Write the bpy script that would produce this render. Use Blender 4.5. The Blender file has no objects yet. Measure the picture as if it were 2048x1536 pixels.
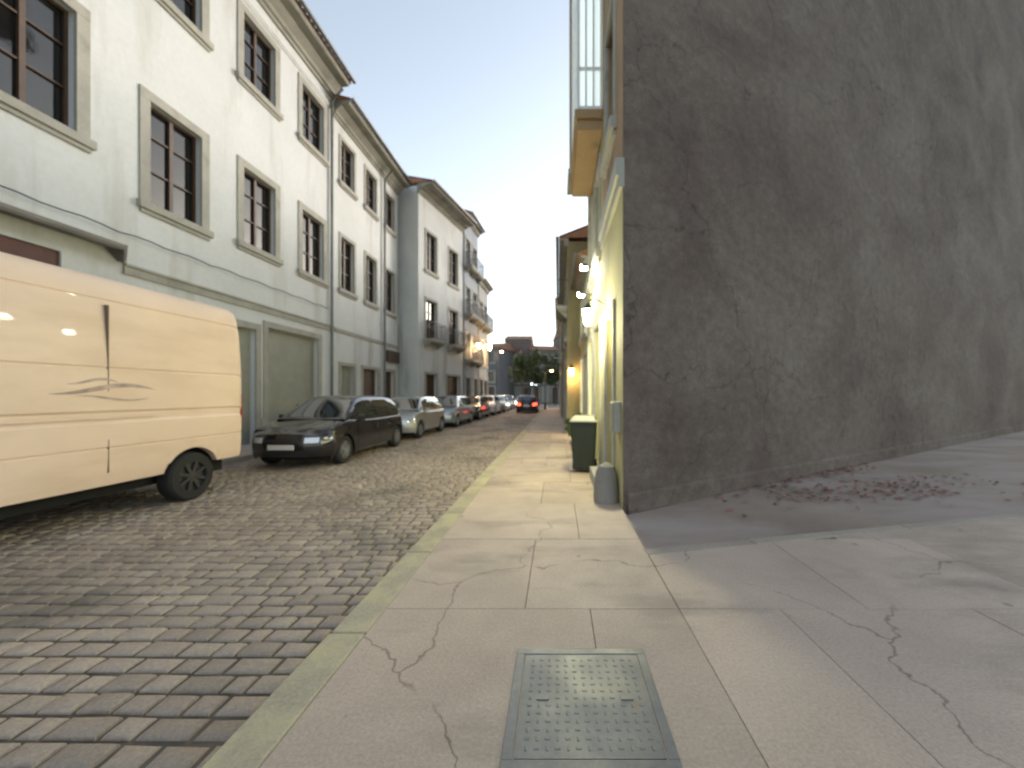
import bpy, math, random
from mathutils import Vector, Matrix, noise
random.seed(7)
R = math.radians
sc = bpy.context.scene
COL = sc.collection

# ------------------------------------------------------------------ mesh builder
class MB:
    def __init__(s): s.v = []; s.f = []; s.M = Matrix.Identity(4)
    def add(s, vs, fs):
        n = len(s.v)
        s.v += [tuple(s.M @ Vector(p)) for p in vs]
        s.f += [tuple(i + n for i in f) for f in fs]
    def box(s, x0, x1, y0, y1, z0, z1):
        s.add([(x0,y0,z0),(x1,y0,z0),(x1,y1,z0),(x0,y1,z0),(x0,y0,z1),(x1,y0,z1),(x1,y1,z1),(x0,y1,z1)],
              [(0,3,2,1),(4,5,6,7),(0,1,5,4),(1,2,6,5),(2,3,7,6),(3,0,4,7)])
    def quad(s, a, b, c, d): s.add([a,b,c,d], [(0,1,2,3)])
    def prism_x(s, poly, x0, x1):           # poly in (y,z), extruded along x
        n = len(poly)
        vs = [(x0,y,z) for y,z in poly] + [(x1,y,z) for y,z in poly]
        fs = [(i,(i+1)%n,(i+1)%n+n,i+n) for i in range(n)] + [tuple(range(n-1,-1,-1)), tuple(range(n,2*n))]
        s.add(vs, fs)
    def prism_z(s, poly, z0, z1):
        n = len(poly)
        vs = [(x,y,z0) for x,y in poly] + [(x,y,z1) for x,y in poly]
        fs = [(i,(i+1)%n,(i+1)%n+n,i+n) for i in range(n)] + [tuple(range(n-1,-1,-1)), tuple(range(n,2*n))]
        s.add(vs, fs)
    def tube(s, pts, rad, n=8, cap=True):
        pts = [Vector(p) for p in pts]
        rs = rad if isinstance(rad, (list, tuple)) else [rad]*len(pts)
        vs, fs = [], []
        for i, p in enumerate(pts):
            d = (pts[min(i+1,len(pts)-1)] - pts[max(i-1,0)]).normalized()
            a = Vector((0,0,1)) if abs(d.z) < .9 else Vector((1,0,0))
            u = d.cross(a).normalized(); w = d.cross(u)
            for k in range(n):
                t = 2*math.pi*k/n
                vs.append(tuple(p + (u*math.cos(t) + w*math.sin(t))*rs[i]))
        for i in range(len(pts)-1):
            for k in range(n):
                fs.append((i*n+k, i*n+(k+1)%n, (i+1)*n+(k+1)%n, (i+1)*n+k))
        if cap:
            fs.append(tuple(range(n-1,-1,-1))); fs.append(tuple(range((len(pts)-1)*n, len(pts)*n)))
        s.add(vs, fs)
    def lathe(s, prof, n=24, axis='Z', cap=True):     # prof [(r, h)]
        vs, fs = [], []
        for r, h in prof:
            for k in range(n):
                t = 2*math.pi*k/n; a, b = r*math.cos(t), r*math.sin(t)
                vs.append((a,b,h) if axis == 'Z' else (a,h,b))
        m = len(prof)
        for i in range(m-1):
            for k in range(n):
                fs.append((i*n+k, i*n+(k+1)%n, (i+1)*n+(k+1)%n, (i+1)*n+k))
        if cap: fs.append(tuple(range(n-1,-1,-1))); fs.append(tuple(range((m-1)*n, m*n)))
        s.add(vs, fs)
    def grid(s, rows, flip=False, closed=False):
        m, n = len(rows), len(rows[0])
        vs = [p for r in rows for p in r]; fs = []
        for i in range(m-1):
            for k in range(n-1):
                q = (i*n+k, i*n+k+1, (i+1)*n+k+1, (i+1)*n+k)
                fs.append(q[::-1] if flip else q)
        s.add(vs, fs)
    def mesh(s, name, mat, smooth=False, angle=35):
        me = bpy.data.meshes.new(name); me.from_pydata(s.v, [], s.f); me.update()
        import bmesh
        b = bmesh.new(); b.from_mesh(me)
        bmesh.ops.recalc_face_normals(b, faces=b.faces) if not getattr(s, 'keep', False) else None
        b.to_mesh(me); b.free()
        me.materials.append(mat)
        if smooth:
            me.polygons.foreach_set('use_smooth', [True]*len(me.polygons))
            me.set_sharp_from_angle(angle=R(angle))
        return me
    def obj(s, name, mat, parent=None, smooth=False, bevel=0, angle=35):
        return link(name, s.mesh(name, mat, smooth, angle), parent, bevel)

def link(name, me, parent=None, bevel=0):
    o = bpy.data.objects.new(name, me); COL.objects.link(o)
    if parent: o.parent = parent
    if bevel:
        m = o.modifiers.new('bevel', 'BEVEL'); m.width = bevel; m.segments = 2; m.limit_method = 'ANGLE'
    return o
def tag(o, label=None, cat=None, group=None, kind=None):
    if label: o['label'] = label
    if cat: o['category'] = cat
    if group: o['group'] = group
    if kind: o['kind'] = kind
    return o
def thing(name, label, cat, loc=(0,0,0), rz=0, group=None):
    o = bpy.data.objects.new(name, None); COL.objects.link(o)
    o.location = loc; o.rotation_euler = (0,0,rz); o.empty_display_size = .3
    return tag(o, label, cat, group)

# ------------------------------------------------------------------ materials
def hexc(r, g, b): return tuple(((c/255)/12.92 if c/255 <= .04045 else (((c/255)+.055)/1.055)**2.4) for c in (r,g,b)) + (1,)
def c4(c): return tuple(c) + (1,) if len(c) == 3 else tuple(c)
def mat(name, base, rough=.6, metal=0, var=0, vscale=3, var2=0, v2scale=25, bump=0, bscale=60, coat=0, spec=.5,
        stain=None, stain_scale=.7, stain_lo=.55, stain_hi=.7, streak=False, island=0, rvar=0, emit=None, estr=0, trans=0, spots=0, cracks=0):
    m = bpy.data.materials.new(name); m.use_nodes = True
    nt = m.node_tree; N = nt.nodes; L = nt.links
    bs = N['Principled BSDF']
    bs.inputs['Roughness'].default_value = rough; bs.inputs['Metallic'].default_value = metal
    bs.inputs['Coat Weight'].default_value = coat; bs.inputs['Specular IOR Level'].default_value = spec
    bs.inputs['Base Color'].default_value = c4(base)
    if trans: bs.inputs['Transmission Weight'].default_value = trans
    if emit:
        bs.inputs['Emission Color'].default_value = c4(emit); bs.inputs['Emission Strength'].default_value = estr
    tc = N.new('ShaderNodeTexCoord'); co = tc.outputs['Object']
    def nz(scale, detail=4, r=.55, vec=None):
        n = N.new('ShaderNodeTexNoise'); n.inputs['Scale'].default_value = scale
        n.inputs['Detail'].default_value = detail; n.inputs['Roughness'].default_value = r
        L.new(vec or co, n.inputs['Vector']); return n.outputs['Fac']
    def ramp(fac, lo, hi, a=0, b=1):
        n = N.new('ShaderNodeMapRange'); n.inputs['From Min'].default_value = lo; n.inputs['From Max'].default_value = hi
        n.inputs['To Min'].default_value = a; n.inputs['To Max'].default_value = b
        L.new(fac, n.inputs['Value']); return n.outputs['Result']
    def mix(fac, a, b, mode='MIX'):
        n = N.new('ShaderNodeMix'); n.data_type = 'RGBA'; n.blend_type = mode
        if isinstance(fac, float): n.inputs[0].default_value = fac
        else: L.new(fac, n.inputs[0])
        for i, x in ((6, a), (7, b)):
            if isinstance(x, tuple): n.inputs[i].default_value = x
            else: L.new(x, n.inputs[i])
        return n.outputs[2]
    def scalec(col, fac):                   # multiply colour by a scalar socket
        n = N.new('ShaderNodeVectorMath'); n.operation = 'SCALE'
        if isinstance(col, tuple): n.inputs[0].default_value = col[:3]
        else: L.new(col, n.inputs[0])
        L.new(fac, n.inputs['Scale']); return n.outputs[0]
    col = c4(base); changed = False
    if var: col = scalec(col, ramp(nz(vscale, 5), .3, .7, 1-var, 1+var)); changed = True
    if var2: col = scalec(col, ramp(nz(v2scale, 6, .65), .3, .7, 1-var2, 1+var2)); changed = True
    if island:
        g = N.new('ShaderNodeNewGeometry')
        col = scalec(col, ramp(g.outputs['Random Per Island'], 0, 1, 1-island, 1+island)); changed = True
    if stain:
        vec = None
        if streak:
            mp = N.new('ShaderNodeMapping'); mp.inputs['Scale'].default_value = (1,1,.16) if streak is True else streak
            L.new(co, mp.inputs['Vector']); vec = mp.outputs['Vector']
        f = ramp(nz(stain_scale, 7, .62, vec), stain_lo, stain_hi)
        col = mix(f, col, c4(stain)); changed = True
    if spots:                               # trodden gum and oil spots
        vo = N.new('ShaderNodeTexVoronoi'); vo.inputs['Scale'].default_value = spots; L.new(co, vo.inputs['Vector'])
        sp = N.new('ShaderNodeSeparateColor'); L.new(vo.outputs['Color'], sp.inputs[0])
        rad = ramp(sp.outputs[0], .62, 1, 0, .16)
        sb = N.new('ShaderNodeMath'); sb.operation = 'SUBTRACT'; L.new(rad, sb.inputs[0]); L.new(vo.outputs['Distance'], sb.inputs[1])
        col = scalec(col, ramp(sb.outputs[0], 0, .03, 1, .62)); changed = True
    if cracks:
        wn = N.new('ShaderNodeTexNoise'); wn.inputs['Scale'].default_value = 2; wn.inputs['Detail'].default_value = 7; L.new(co, wn.inputs['Vector'])
        wa = N.new('ShaderNodeVectorMath'); wa.operation = 'MULTIPLY_ADD'; L.new(wn.outputs['Color'], wa.inputs[0]); wa.inputs[1].default_value = (.6,.6,.6); L.new(co, wa.inputs[2])
        cr = N.new('ShaderNodeTexVoronoi'); cr.feature = 'DISTANCE_TO_EDGE'; cr.inputs['Scale'].default_value = cracks; L.new(wa.outputs[0], cr.inputs['Vector'])
        q = ramp(cr.outputs['Distance'], .001, .005, .5, 1); m1 = ramp(nz(.7, 3), .42, .5, 0, 1)
        mm = N.new('ShaderNodeMath'); mm.operation = 'MAXIMUM'; L.new(q, mm.inputs[0]); L.new(m1, mm.inputs[1])
        col = scalec(col, mm.outputs[0]); changed = True
    if changed: L.new(col, bs.inputs['Base Color'])
    if rvar:
        L.new(ramp(nz(4, 5), .3, .7, max(0,rough-rvar), min(1,rough+rvar)), bs.inputs['Roughness'])
    if bump:
        b = N.new('ShaderNodeBump'); b.inputs['Strength'].default_value = 1; b.inputs['Distance'].default_value = bump
        L.new(nz(bscale, 6, .6), b.inputs['Height']); L.new(b.outputs['Normal'], bs.inputs['Normal'])
    return m

M = {}
M['white_wall'] = mat('white_plaster', (.59,.615,.63), .85, var=.06, vscale=.6, var2=.05, v2scale=9, bump=.004, bscale=40,
                      stain=(.40,.40,.36), stain_scale=1.1, stain_lo=.52, stain_hi=.78, streak=True)
M['white_wall2'] = mat('offwhite_plaster', (.58,.605,.61), .85, var=.08, vscale=.6, var2=.05, v2scale=9, bump=.004, bscale=40,
                      stain=(.32,.32,.30), stain_scale=1.1, stain_lo=.54, stain_hi=.75, streak=True)
M['grey_wall'] = mat('grey_plaster', (.33,.34,.34), .85, var=.1, vscale=.7, var2=.06, bump=.004, bscale=40,
                     stain=(.2,.2,.2), stain_scale=1.1, stain_lo=.52, stain_hi=.75, streak=True)
M['blue_wall'] = mat('bluegrey_plaster', (.30,.34,.40), .85, var=.08, vscale=.7, var2=.06, bump=.004, bscale=40,
                     stain=(.2,.22,.25), stain_scale=1.1, stain_lo=.52, stain_hi=.75, streak=True)
M['granite'] = mat('granite', (.34,.335,.30), .8, var=.12, vscale=2, var2=.18, v2scale=70, bump=.003, bscale=120,
                   stain=(.2,.19,.16), stain_scale=1.5, stain_lo=.55, stain_hi=.75)
M['granite_dark'] = mat('dark_granite', (.2,.19,.175), .8, var=.12, vscale=2, var2=.18, v2scale=70, bump=.003, bscale=120)
M['cornice'] = mat('cornice_stone', (.27,.27,.235), .85, var=.12, vscale=1.2, var2=.12, v2scale=30, bump=.004, bscale=60,
                   stain=(.13,.13,.11), stain_scale=1.4, stain_lo=.5, stain_hi=.75)
M['tile'] = mat('clay_tile', (.30,.16,.10), .85, var=.2, vscale=2, var2=.2, v2scale=20, bump=.01, bscale=12)
M['wood'] = mat('brown_painted_wood', (.07,.038,.022), .5, var=.2, vscale=4, var2=.1, v2scale=60, bump=.001, bscale=80)
M['wood_dark'] = mat('dark_wood', (.035,.026,.02), .5, var=.2, vscale=4)
M['glass'] = mat('window_glass', (.012,.012,.012), .04, spec=.6, var=.3, vscale=1.5, bump=.002, bscale=1.2)
M['glass_white'] = mat('sky_bright_glass', (.82,.87,.87), .08, spec=.9, coat=1, emit=(.85,1,.97), estr=.16, var=.06, vscale=2)  # pale base and faint glow stand in for sky reflected in the gallery panes
M['white_frame'] = mat('white_frame_paint', (.72,.74,.72), .4, var=.05, vscale=4)
M['shutter'] = mat('greygreen_shutter', (.30,.31,.27), .55, var=.08, vscale=3, var2=.05, stain=(.2,.2,.17), stain_scale=1.5, stain_lo=.55, stain_hi=.8, streak=True)
M['red_beam'] = mat('dark_red_paint', (.085,.028,.02), .5, var=.2, vscale=4)
M['slate_panel'] = mat('slate_panel', (.05,.055,.055), .3, var=.2, vscale=2)
M['zinc'] = mat('zinc_pipe', (.16,.165,.165), .5, metal=.4, var=.15, vscale=5)
M['iron'] = mat('painted_iron', (.025,.027,.026), .45, var=.2, vscale=10)
M['yellow_wall'] = mat('pale_yellow_plaster', (.36,.335,.175), .85, var=.08, vscale=.8, var2=.06, bump=.004, bscale=40,
                       stain=(.25,.23,.13), stain_scale=1.2, stain_lo=.55, stain_hi=.78, streak=True)
M['olive_wall'] = mat('ochre_olive_plaster', (.24,.21,.11), .85, var=.12, vscale=.8, var2=.06, bump=.004, bscale=40,
                      stain=(.14,.12,.07), stain_scale=1.2, stain_lo=.5, stain_hi=.78, streak=True)
M['ochre_wall'] = mat('brown_ochre_plaster', (.34,.235,.13), .85, var=.15, vscale=.9, var2=.06, bump=.004, bscale=40,
                      stain=(.14,.105,.07), stain_scale=1.2, stain_lo=.48, stain_hi=.7, streak=True)
M['slate_wall'] = mat('dark_grey_plaster', (.13,.13,.135), .85, var=.12, vscale=.8)
M['pink_wall'] = mat('dusty_pink_plaster', (.15,.11,.105), .85, var=.12, vscale=.8)
M['steel_cover'] = mat('cast_steel_cover', (.15,.155,.16), .5, metal=.35, var=.2, vscale=3, var2=.15, v2scale=40, rvar=.15, stain=(.16,.12,.08), stain_scale=6, stain_lo=.6, stain_hi=.75)
M['kerb'] = mat('granite_kerb', (.36,.32,.23), .8, var=.12, vscale=1.5, var2=.2, v2scale=60, bump=.004, bscale=60,
                stain=(.45,.40,.24), stain_scale=3.0, stain_lo=.42, stain_hi=.66, island=.1)
M['kerb_plain'] = mat('plain_kerb', (.33,.285,.235), .8, var=.12, vscale=1.5, var2=.2, v2scale=60, bump=.004, bscale=60, island=.12)
M['sett'] = mat('granite_setts', (.32,.26,.205), .66, var=.16, vscale=.8, var2=.2, v2scale=55, bump=.004, bscale=70, island=.16, rvar=.15,
                stain=(.10,.088,.07), stain_scale=.6, stain_lo=.52, stain_hi=.72)
M['joint'] = mat('joint_sand', (.11,.09,.068), .95, var=.3, vscale=6, bump=.006, bscale=90)
M['tyre'] = mat('tyre_rubber', (.018,.018,.018), .8, var=.2, vscale=8)
M['under'] = mat('underbody', (.012,.012,.012), .9)
M['alloy'] = mat('alloy_rim', (.45,.46,.47), .3, metal=.9)
M['hub_dark'] = mat('dark_rim', (.07,.07,.075), .4, metal=.6)
M['trim'] = mat('black_trim', (.02,.02,.022), .5)
M['head'] = mat('headlight_glass', (.62,.66,.68), .08, spec=.9, coat=1, metal=.3)
M['tail'] = mat('tail_light_red', (.35,.012,.01), .15, coat=1)
M['tail_on'] = mat('tail_light_lit', (.4,.02,.01), .2, emit=(1,.08,.04), estr=1.5)
M['head_on'] = mat('headlight_lit', (.8,.9,.9), .2, emit=(.85,1,.97), estr=12)
M['plate'] = mat('number_plate', (.7,.7,.66), .4)
M['chrome'] = mat('bright_trim', (.7,.72,.73), .12, metal=1)
M['car_glass'] = mat('car_glass', (.02,.026,.026), .02, spec=1, coat=1)
M['van_paint'] = mat('cream_van_paint', (.80,.615,.475), .5, coat=.12, var=.04, vscale=1.5, stain=(.66,.49,.34), stain_scale=1.4, stain_lo=.5, stain_hi=.8, streak=(.35,1,1.6))
M['van_emblem'] = mat('faded_purple_print', (.46,.34,.29), .5, var=.35, vscale=6)
M['van_green'] = mat('faded_green_print', (.42,.42,.30), .5, var=.2, vscale=6)
M['van_red'] = mat('faded_red_print', (.45,.27,.2), .5, var=.2, vscale=6)
M['bin_green'] = mat('bin_green_plastic', (.02,.028,.018), .5, var=.15, vscale=4)
M['bin_lid'] = mat('bin_pale_lid', (.27,.27,.225), .5, var=.1, vscale=4)
M['terracotta'] = mat('terracotta', (.28,.13,.08), .8, var=.15, vscale=5)
M['leaf'] = mat('leaves', (.045,.07,.018), .6, island=.5, var=.3, vscale=1)
M['leaf2'] = mat('shrub_leaves', (.06,.085,.025), .6, island=.5, var=.3, vscale=3)
M['bark'] = mat('bark', (.07,.055,.04), .9, var=.3, vscale=6, bump=.01, bscale=20)
M['dry'] = mat('dry_leaves', (.20,.10,.085), .8, island=.5)
M['lamp_warm'] = mat('lamp_glow_warm', (1,.8,.5), .5, emit=(1,.62,.28), estr=40)
M['lamp_yellow'] = mat('lamp_glow_yellow', (1,1,.7), .5, emit=(1,.97,.62), estr=40)
M['lamp_white'] = mat('lamp_glow_white', (1,1,1), .5, emit=(1,1,.86), estr=40)
M['lamp_amber'] = mat('lamp_glow_amber', (1,.7,.3), .5, emit=(1,.58,.18), estr=14)
M['lit_window'] = mat('lit_window_glass', (.5,.5,.3), .3, emit=(1,.95,.55), estr=1.1, var=.2, vscale=3)
M['lit_sign'] = mat('lit_white_sign', (.8,.9,.9), .3, emit=(.8,1,.97), estr=3)

# dark stained wall of the corner building
def dark_wall_mat():
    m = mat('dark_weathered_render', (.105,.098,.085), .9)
    nt = m.node_tree; N = nt.nodes; L = nt.links; bs = N['Principled BSDF']
    tc = N.new('ShaderNodeTexCoord')
    def nz(scale, detail, r, sc3=(1,1,1), rot=0, dist=0):
        mp = N.new('ShaderNodeMapping'); mp.inputs['Scale'].default_value = sc3
        mp.inputs['Rotation'].default_value = (0, rot, 0)
        L.new(tc.outputs['Object'], mp.inputs['Vector'])
        n = N.new('ShaderNodeTexNoise'); n.inputs['Scale'].default_value = scale; n.inputs['Detail'].default_value = detail
        n.inputs['Roughness'].default_value = r; n.inputs['Distortion'].default_value = dist
        L.new(mp.outputs['Vector'], n.inputs['Vector']); return n.outputs['Fac']
    def rmp(f, stops):
        n = N.new('ShaderNodeValToRGB'); e = n.color_ramp.elements
        e[0].position, e[0].color = stops[0][0], c4(stops[0][1]); e[1].position, e[1].color = stops[-1][0], c4(stops[-1][1])
        for p, c in stops[1:-1]: x = e.new(p); x.color = c4(c)
        L.new(f, n.inputs['Fac']); return n.outputs['Color']
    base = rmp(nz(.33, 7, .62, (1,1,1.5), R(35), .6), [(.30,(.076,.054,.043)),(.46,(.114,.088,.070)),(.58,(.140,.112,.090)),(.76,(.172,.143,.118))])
    fine = nz(5, 8, .7, (1,1,1.3))
    n = N.new('ShaderNodeMapRange'); n.inputs['From Min'].default_value=.3; n.inputs['From Max'].default_value=.7
    n.inputs['To Min'].default_value=.72; n.inputs['To Max'].default_value=1.28; L.new(fine, n.inputs['Value'])
    v = N.new('ShaderNodeVectorMath'); v.operation = 'SCALE'; L.new(base, v.inputs[0]); L.new(n.outputs[0], v.inputs['Scale'])
    # reddish damp patches
    f2 = nz(.55, 6, .6, (1,1,1), 0, .3)
    n2 = N.new('ShaderNodeMapRange'); n2.inputs['From Min'].default_value=.56; n2.inputs['From Max'].default_value=.74; n2.inputs['To Max'].default_value=.7
    L.new(f2, n2.inputs['Value'])
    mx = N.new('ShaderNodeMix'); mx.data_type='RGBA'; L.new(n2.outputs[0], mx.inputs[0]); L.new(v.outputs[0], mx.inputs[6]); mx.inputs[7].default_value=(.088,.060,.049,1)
    L.new(mx.outputs[2], bs.inputs['Base Color'])
    vo = N.new('ShaderNodeTexNoise'); vo.inputs['Scale'].default_value = 90; vo.inputs['Detail'].default_value = 4; L.new(tc.outputs['Object'], vo.inputs['Vector'])
    n4 = N.new('ShaderNodeMapRange'); n4.inputs['From Min'].default_value=.35; n4.inputs['From Max'].default_value=.65; n4.inputs['To Min'].default_value=.72; n4.inputs['To Max'].default_value=1.28; L.new(vo.outputs['Fac'], n4.inputs['Value'])
    v5 = N.new('ShaderNodeVectorMath'); v5.operation='SCALE'; L.new(mx.outputs[2], v5.inputs[0]); L.new(n4.outputs[0], v5.inputs['Scale'])
    # hairline cracks
    cr = N.new('ShaderNodeTexVoronoi'); cr.feature = 'DISTANCE_TO_EDGE'; cr.inputs['Scale'].default_value = .45
    wn = N.new('ShaderNodeTexNoise'); wn.inputs['Scale'].default_value = 1.5; wn.inputs['Detail'].default_value = 6; L.new(tc.outputs['Object'], wn.inputs['Vector'])
    wa = N.new('ShaderNodeVectorMath'); wa.operation='MULTIPLY_ADD'; L.new(wn.outputs['Color'], wa.inputs[0]); wa.inputs[1].default_value=(.9,.9,.9); L.new(tc.outputs['Object'], wa.inputs[2]); L.new(wa.outputs[0], cr.inputs['Vector'])
    n6 = N.new('ShaderNodeMapRange'); n6.inputs['From Min'].default_value=0; n6.inputs['From Max'].default_value=.006; n6.inputs['To Min'].default_value=.5; n6.inputs['To Max'].default_value=1; L.new(cr.outputs['Distance'], n6.inputs['Value'])
    v6 = N.new('ShaderNodeVectorMath'); v6.operation='SCALE'; L.new(v5.outputs[0], v6.inputs[0]); L.new(n6.outputs[0], v6.inputs['Scale'])
    L.new(v6.outputs[0], bs.inputs['Base Color'])
    b1 = N.new('ShaderNodeBump'); b1.inputs['Distance'].default_value=.03; L.new(nz(2.2,8,.65), b1.inputs['Height'])
    b2 = N.new('ShaderNodeBump'); b2.inputs['Distance'].default_value=.008; L.new(nz(38,5,.6), b2.inputs['Height']); L.new(b1.outputs['Normal'], b2.inputs['Normal'])
    L.new(b2.outputs['Normal'], bs.inputs['Normal'])
    return m
M['dark_wall'] = dark_wall_mat()
M['pave'] = mat('worn_pavement_stone', (.43,.345,.275), .72, spots=4.5, cracks=.5, var=.13, vscale=1.1, var2=.16, v2scale=60, bump=.004, bscale=80, island=.1, rvar=.15,
                stain=(.2,.165,.135), stain_scale=.9, stain_lo=.52, stain_hi=.74, streak=(.45,1.2,1))
M['side_ground'] = mat('worn_side_lane_asphalt', (.27,.215,.17), .85, var=.2, vscale=.9, var2=.2, v2scale=70, bump=.006, bscale=90,
                stain=(.35,.29,.26), stain_scale=.5, stain_lo=.46, stain_hi=.6, streak=(.5,1.3,1))

M['van_seam'] = mat('van_seam', (.16,.11,.08), .7)
def paint(name, c, metal=.0, rough=.25): return mat(name, c, rough, metal=metal, coat=1, var=.03, vscale=2)

# ------------------------------------------------------------------ ground, road, pavements
def clip(poly, a, b):                         # keep the left side of a->b
    out = []; n = len(poly)
    def sd(p): return (b[0]-a[0])*(p[1]-a[1]) - (b[1]-a[1])*(p[0]-a[0])
    for i in range(n):
        p, q = poly[i], poly[(i+1)%n]; s, t = sd(p), sd(q)
        if s >= 0: out.append(p)
        if s*t < 0:
            k = s/(s-t); out.append((p[0]+(q[0]-p[0])*k, p[1]+(q[1]-p[1])*k))
    return out
def area(p): return abs(sum(p[i][0]*p[(i+1)%len(p)][1]-p[(i+1)%len(p)][0]*p[i][1] for i in range(len(p))))/2

PZ = 0.0            # walking surface level; the road lies a kerb's height lower
RZ = -.10
mb = MB(); mb.quad((-400,-60,-.14),(400,-60,-.14),(400,700,-.14),(-400,700,-.14))
tag(mb.obj('ground', mat('ground_soil', (.12,.11,.095), .95, var=.2, vscale=.2)), kind='structure')
# road bed and setts
mb = MB(); mb.quad((-7.35,-6,RZ-.018),(-1.38,-6,RZ-.018),(-1.38,80,RZ-.018),(-7.35,80,RZ-.018))
tag(mb.obj('road_bed', M['joint']), kind='structure')
mb = MB(); mb.keep = True
y = .2; row = 0
while y < 60:
    ph = .14 if y < 26 else .28
    x = -7.33 + random.uniform(0,.15)
    while x < -1.42:
        w = random.choice((random.uniform(.13,.2), random.uniform(.17,.27))); x1 = min(x+w, -1.39)
        if x1 - x > .07:
            g = .009
            wob = lambda X: .016*math.sin(X*1.1+y*.5)+.006*math.sin(X*3.1+y*1.7)
            z = RZ + random.uniform(-.006,.005) + .006*noise.noise(Vector((x*.8,y*.8,0)))
            ya, yb = y+g+random.uniform(-.004,.004)+wob(x), y+ph-g+random.uniform(-.004,.004)+wob(x)
            xa, xb = x+g, x1-g; b = .016
            tz = [z+random.uniform(-.004,.004) for _ in range(4)]
            j = lambda: random.uniform(-.004,.004)
            vs = [(xa+j(),ya+j(),z-.03),(xb+j(),ya+j(),z-.03),(xb+j(),yb+j(),z-.03),(xa+j(),yb+j(),z-.03),
                  (xa+.004,ya+.004,z-.012),(xb-.004,ya+.004,z-.012),(xb-.004,yb-.004,z-.012),(xa+.004,yb-.004,z-.012),
                  (xa+b,ya+b,tz[0]),(xb-b,ya+b,tz[1]),(xb-b,yb-b,tz[2]),(xa+b,yb-b,tz[3])]
            cx, cy = (xa+xb)/2, (ya+yb)/2
            vs.append((cx,cy,sum(tz)/4+.004))
            fs = [(0,1,5,4),(1,2,6,5),(2,3,7,6),(3,0,4,7),(4,5,9,8),(5,6,10,9),(6,7,11,10),(7,4,8,11),(8,9,12),(9,10,12),(10,11,12),(11,8,12)]
            mb.add(vs, fs)
        x = x1
    y += ph; row += 1
tag(mb.obj('road', M['sett'], smooth=True, angle=50), kind='structure')
# kerbs
def kerb(name, x0, x1, y0, y1, m, zt):
    mb = MB(); y = y0
    while y < y1:
        l = random.uniform(.9,1.2); mb.box(x0+random.uniform(-.005,.005), x1, y+.005, y+l-.005, -.13, zt+random.uniform(-.003,.003)); y += l
    tag(mb.obj(name, m, bevel=.012), kind='structure')
kerb('kerb', -1.38, -1.16, -2, 45, M['kerb'], PZ+.004)
kerb('kerb', -7.52, -7.36, -2, 45, M['kerb_plain'], PZ+.004)
# right pavement, slabs
K0, K1 = (1.03,3.52), (5.48,4.52)
kd = ((K1[0]-K0[0]), (K1[1]-K0[1]))
mb = MB()
def slab(poly, zt):
    if len(poly) < 3 or area(poly) < .02: return
    cx = sum(p[0] for p in poly)/len(poly); cy = sum(p[1] for p in poly)/len(poly)
    sh = []
    for p in poly:
        d = Vector((cx-p[0], cy-p[1])); l = d.length; d.normalize(); sh.append((p[0]+d.x*.0035, p[1]+d.y*.0035))
    mb.prism_z(sh, -.12, zt)
y = -2.4; r = 0
while y < 40:
    cuts = [-1.16, -.22, .82] if r % 2 == 0 else [-1.16, .22, .82]
    l = 1.25
    for a, b in zip(cuts, cuts[1:]): slab([(a,y),(b,y),(b,y+l),(a,y+l)], PZ + random.uniform(-.002,.002))
    y += l; r += 1
kx = lambda X: K0[1] + (X-K0[0])*kd[1]/kd[0]
y = -2.4; r = 0
while y < 8:
    x = .82 - (0 if r % 2 == 0 else .0)
    xs = [.82, 2.1, 3.5, 5.0, 6.6, 8.4, 10.5] if r % 2 == 0 else [.82, 1.5, 2.8, 4.2, 5.8, 7.5, 9.4, 10.5]
    for a, b in zip(xs, xs[1:]):
        p = clip([(a,y),(b,y),(b,y+1.25),(a,y+1.25)], (20, kx(20)), (0, kx(0)))
        slab(p, PZ + random.uniform(-.002,.002))
    y += 1.25; r += 1
tag(mb.obj('pavement', M['pave'], bevel=.004), kind='structure')
mb = MB(); mb.box(-1.17, 10.5, -2.4, 3.0, -.13, -.012)
tag(mb.obj('pavement_bed', M['joint']), kind='structure')
# kerb stones on the corner's edge, side lane surface
mb = MB()
Lk = math.hypot(*kd); ux, uy = kd[0]/Lk, kd[1]/Lk
t = -.22
while t < 11:
    l = random.uniform(.9,1.15); a = (K0[0]+ux*(t+.004), K0[1]+uy*(t+.004)); b = (K0[0]+ux*(t+l-.004), K0[1]+uy*(t+l-.004))
    n = (-uy*.13, ux*.13)
    mb.prism_z([a, b, (b[0]+n[0], b[1]+n[1]), (a[0]+n[0], a[1]+n[1])], -.13, PZ+.003+random.uniform(-.002,.003)); t += l
tag(mb.obj('kerb', M['kerb_plain'], bevel=.01), kind='structure')
rows = []
for i in range(41):
    rr = []
    for j in range(31):
        X = .82 + i*.6; f = j/30
        y0 = kx(X); y1 = max(y0+.4, 4.83 + (X-.82)*math.tan(R(31))+.6)
        Y = y0 + (y1-y0)*f
        rr.append((X, Y, -.055 + .012*noise.noise(Vector((X*.7,Y*.7,3)))))
    rows.append(rr)
mb = MB(); mb.grid(rows); tag(mb.obj('side_lane', M['side_ground'], smooth=True), kind='structure')
# left pavement
mb = MB(); y = -2.0; r = 0
while y < 45:
    for a, b in ((-7.36-.16, -8.1), (-8.1, -8.72)): mb.box(b+.004, a-.004, y+.004, y+.996, -.12, PZ+random.uniform(-.002,.002))
    y += 1; r += 1
tag(mb.obj('pavement', M['pave'], bevel=.004), kind='structure')
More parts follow.
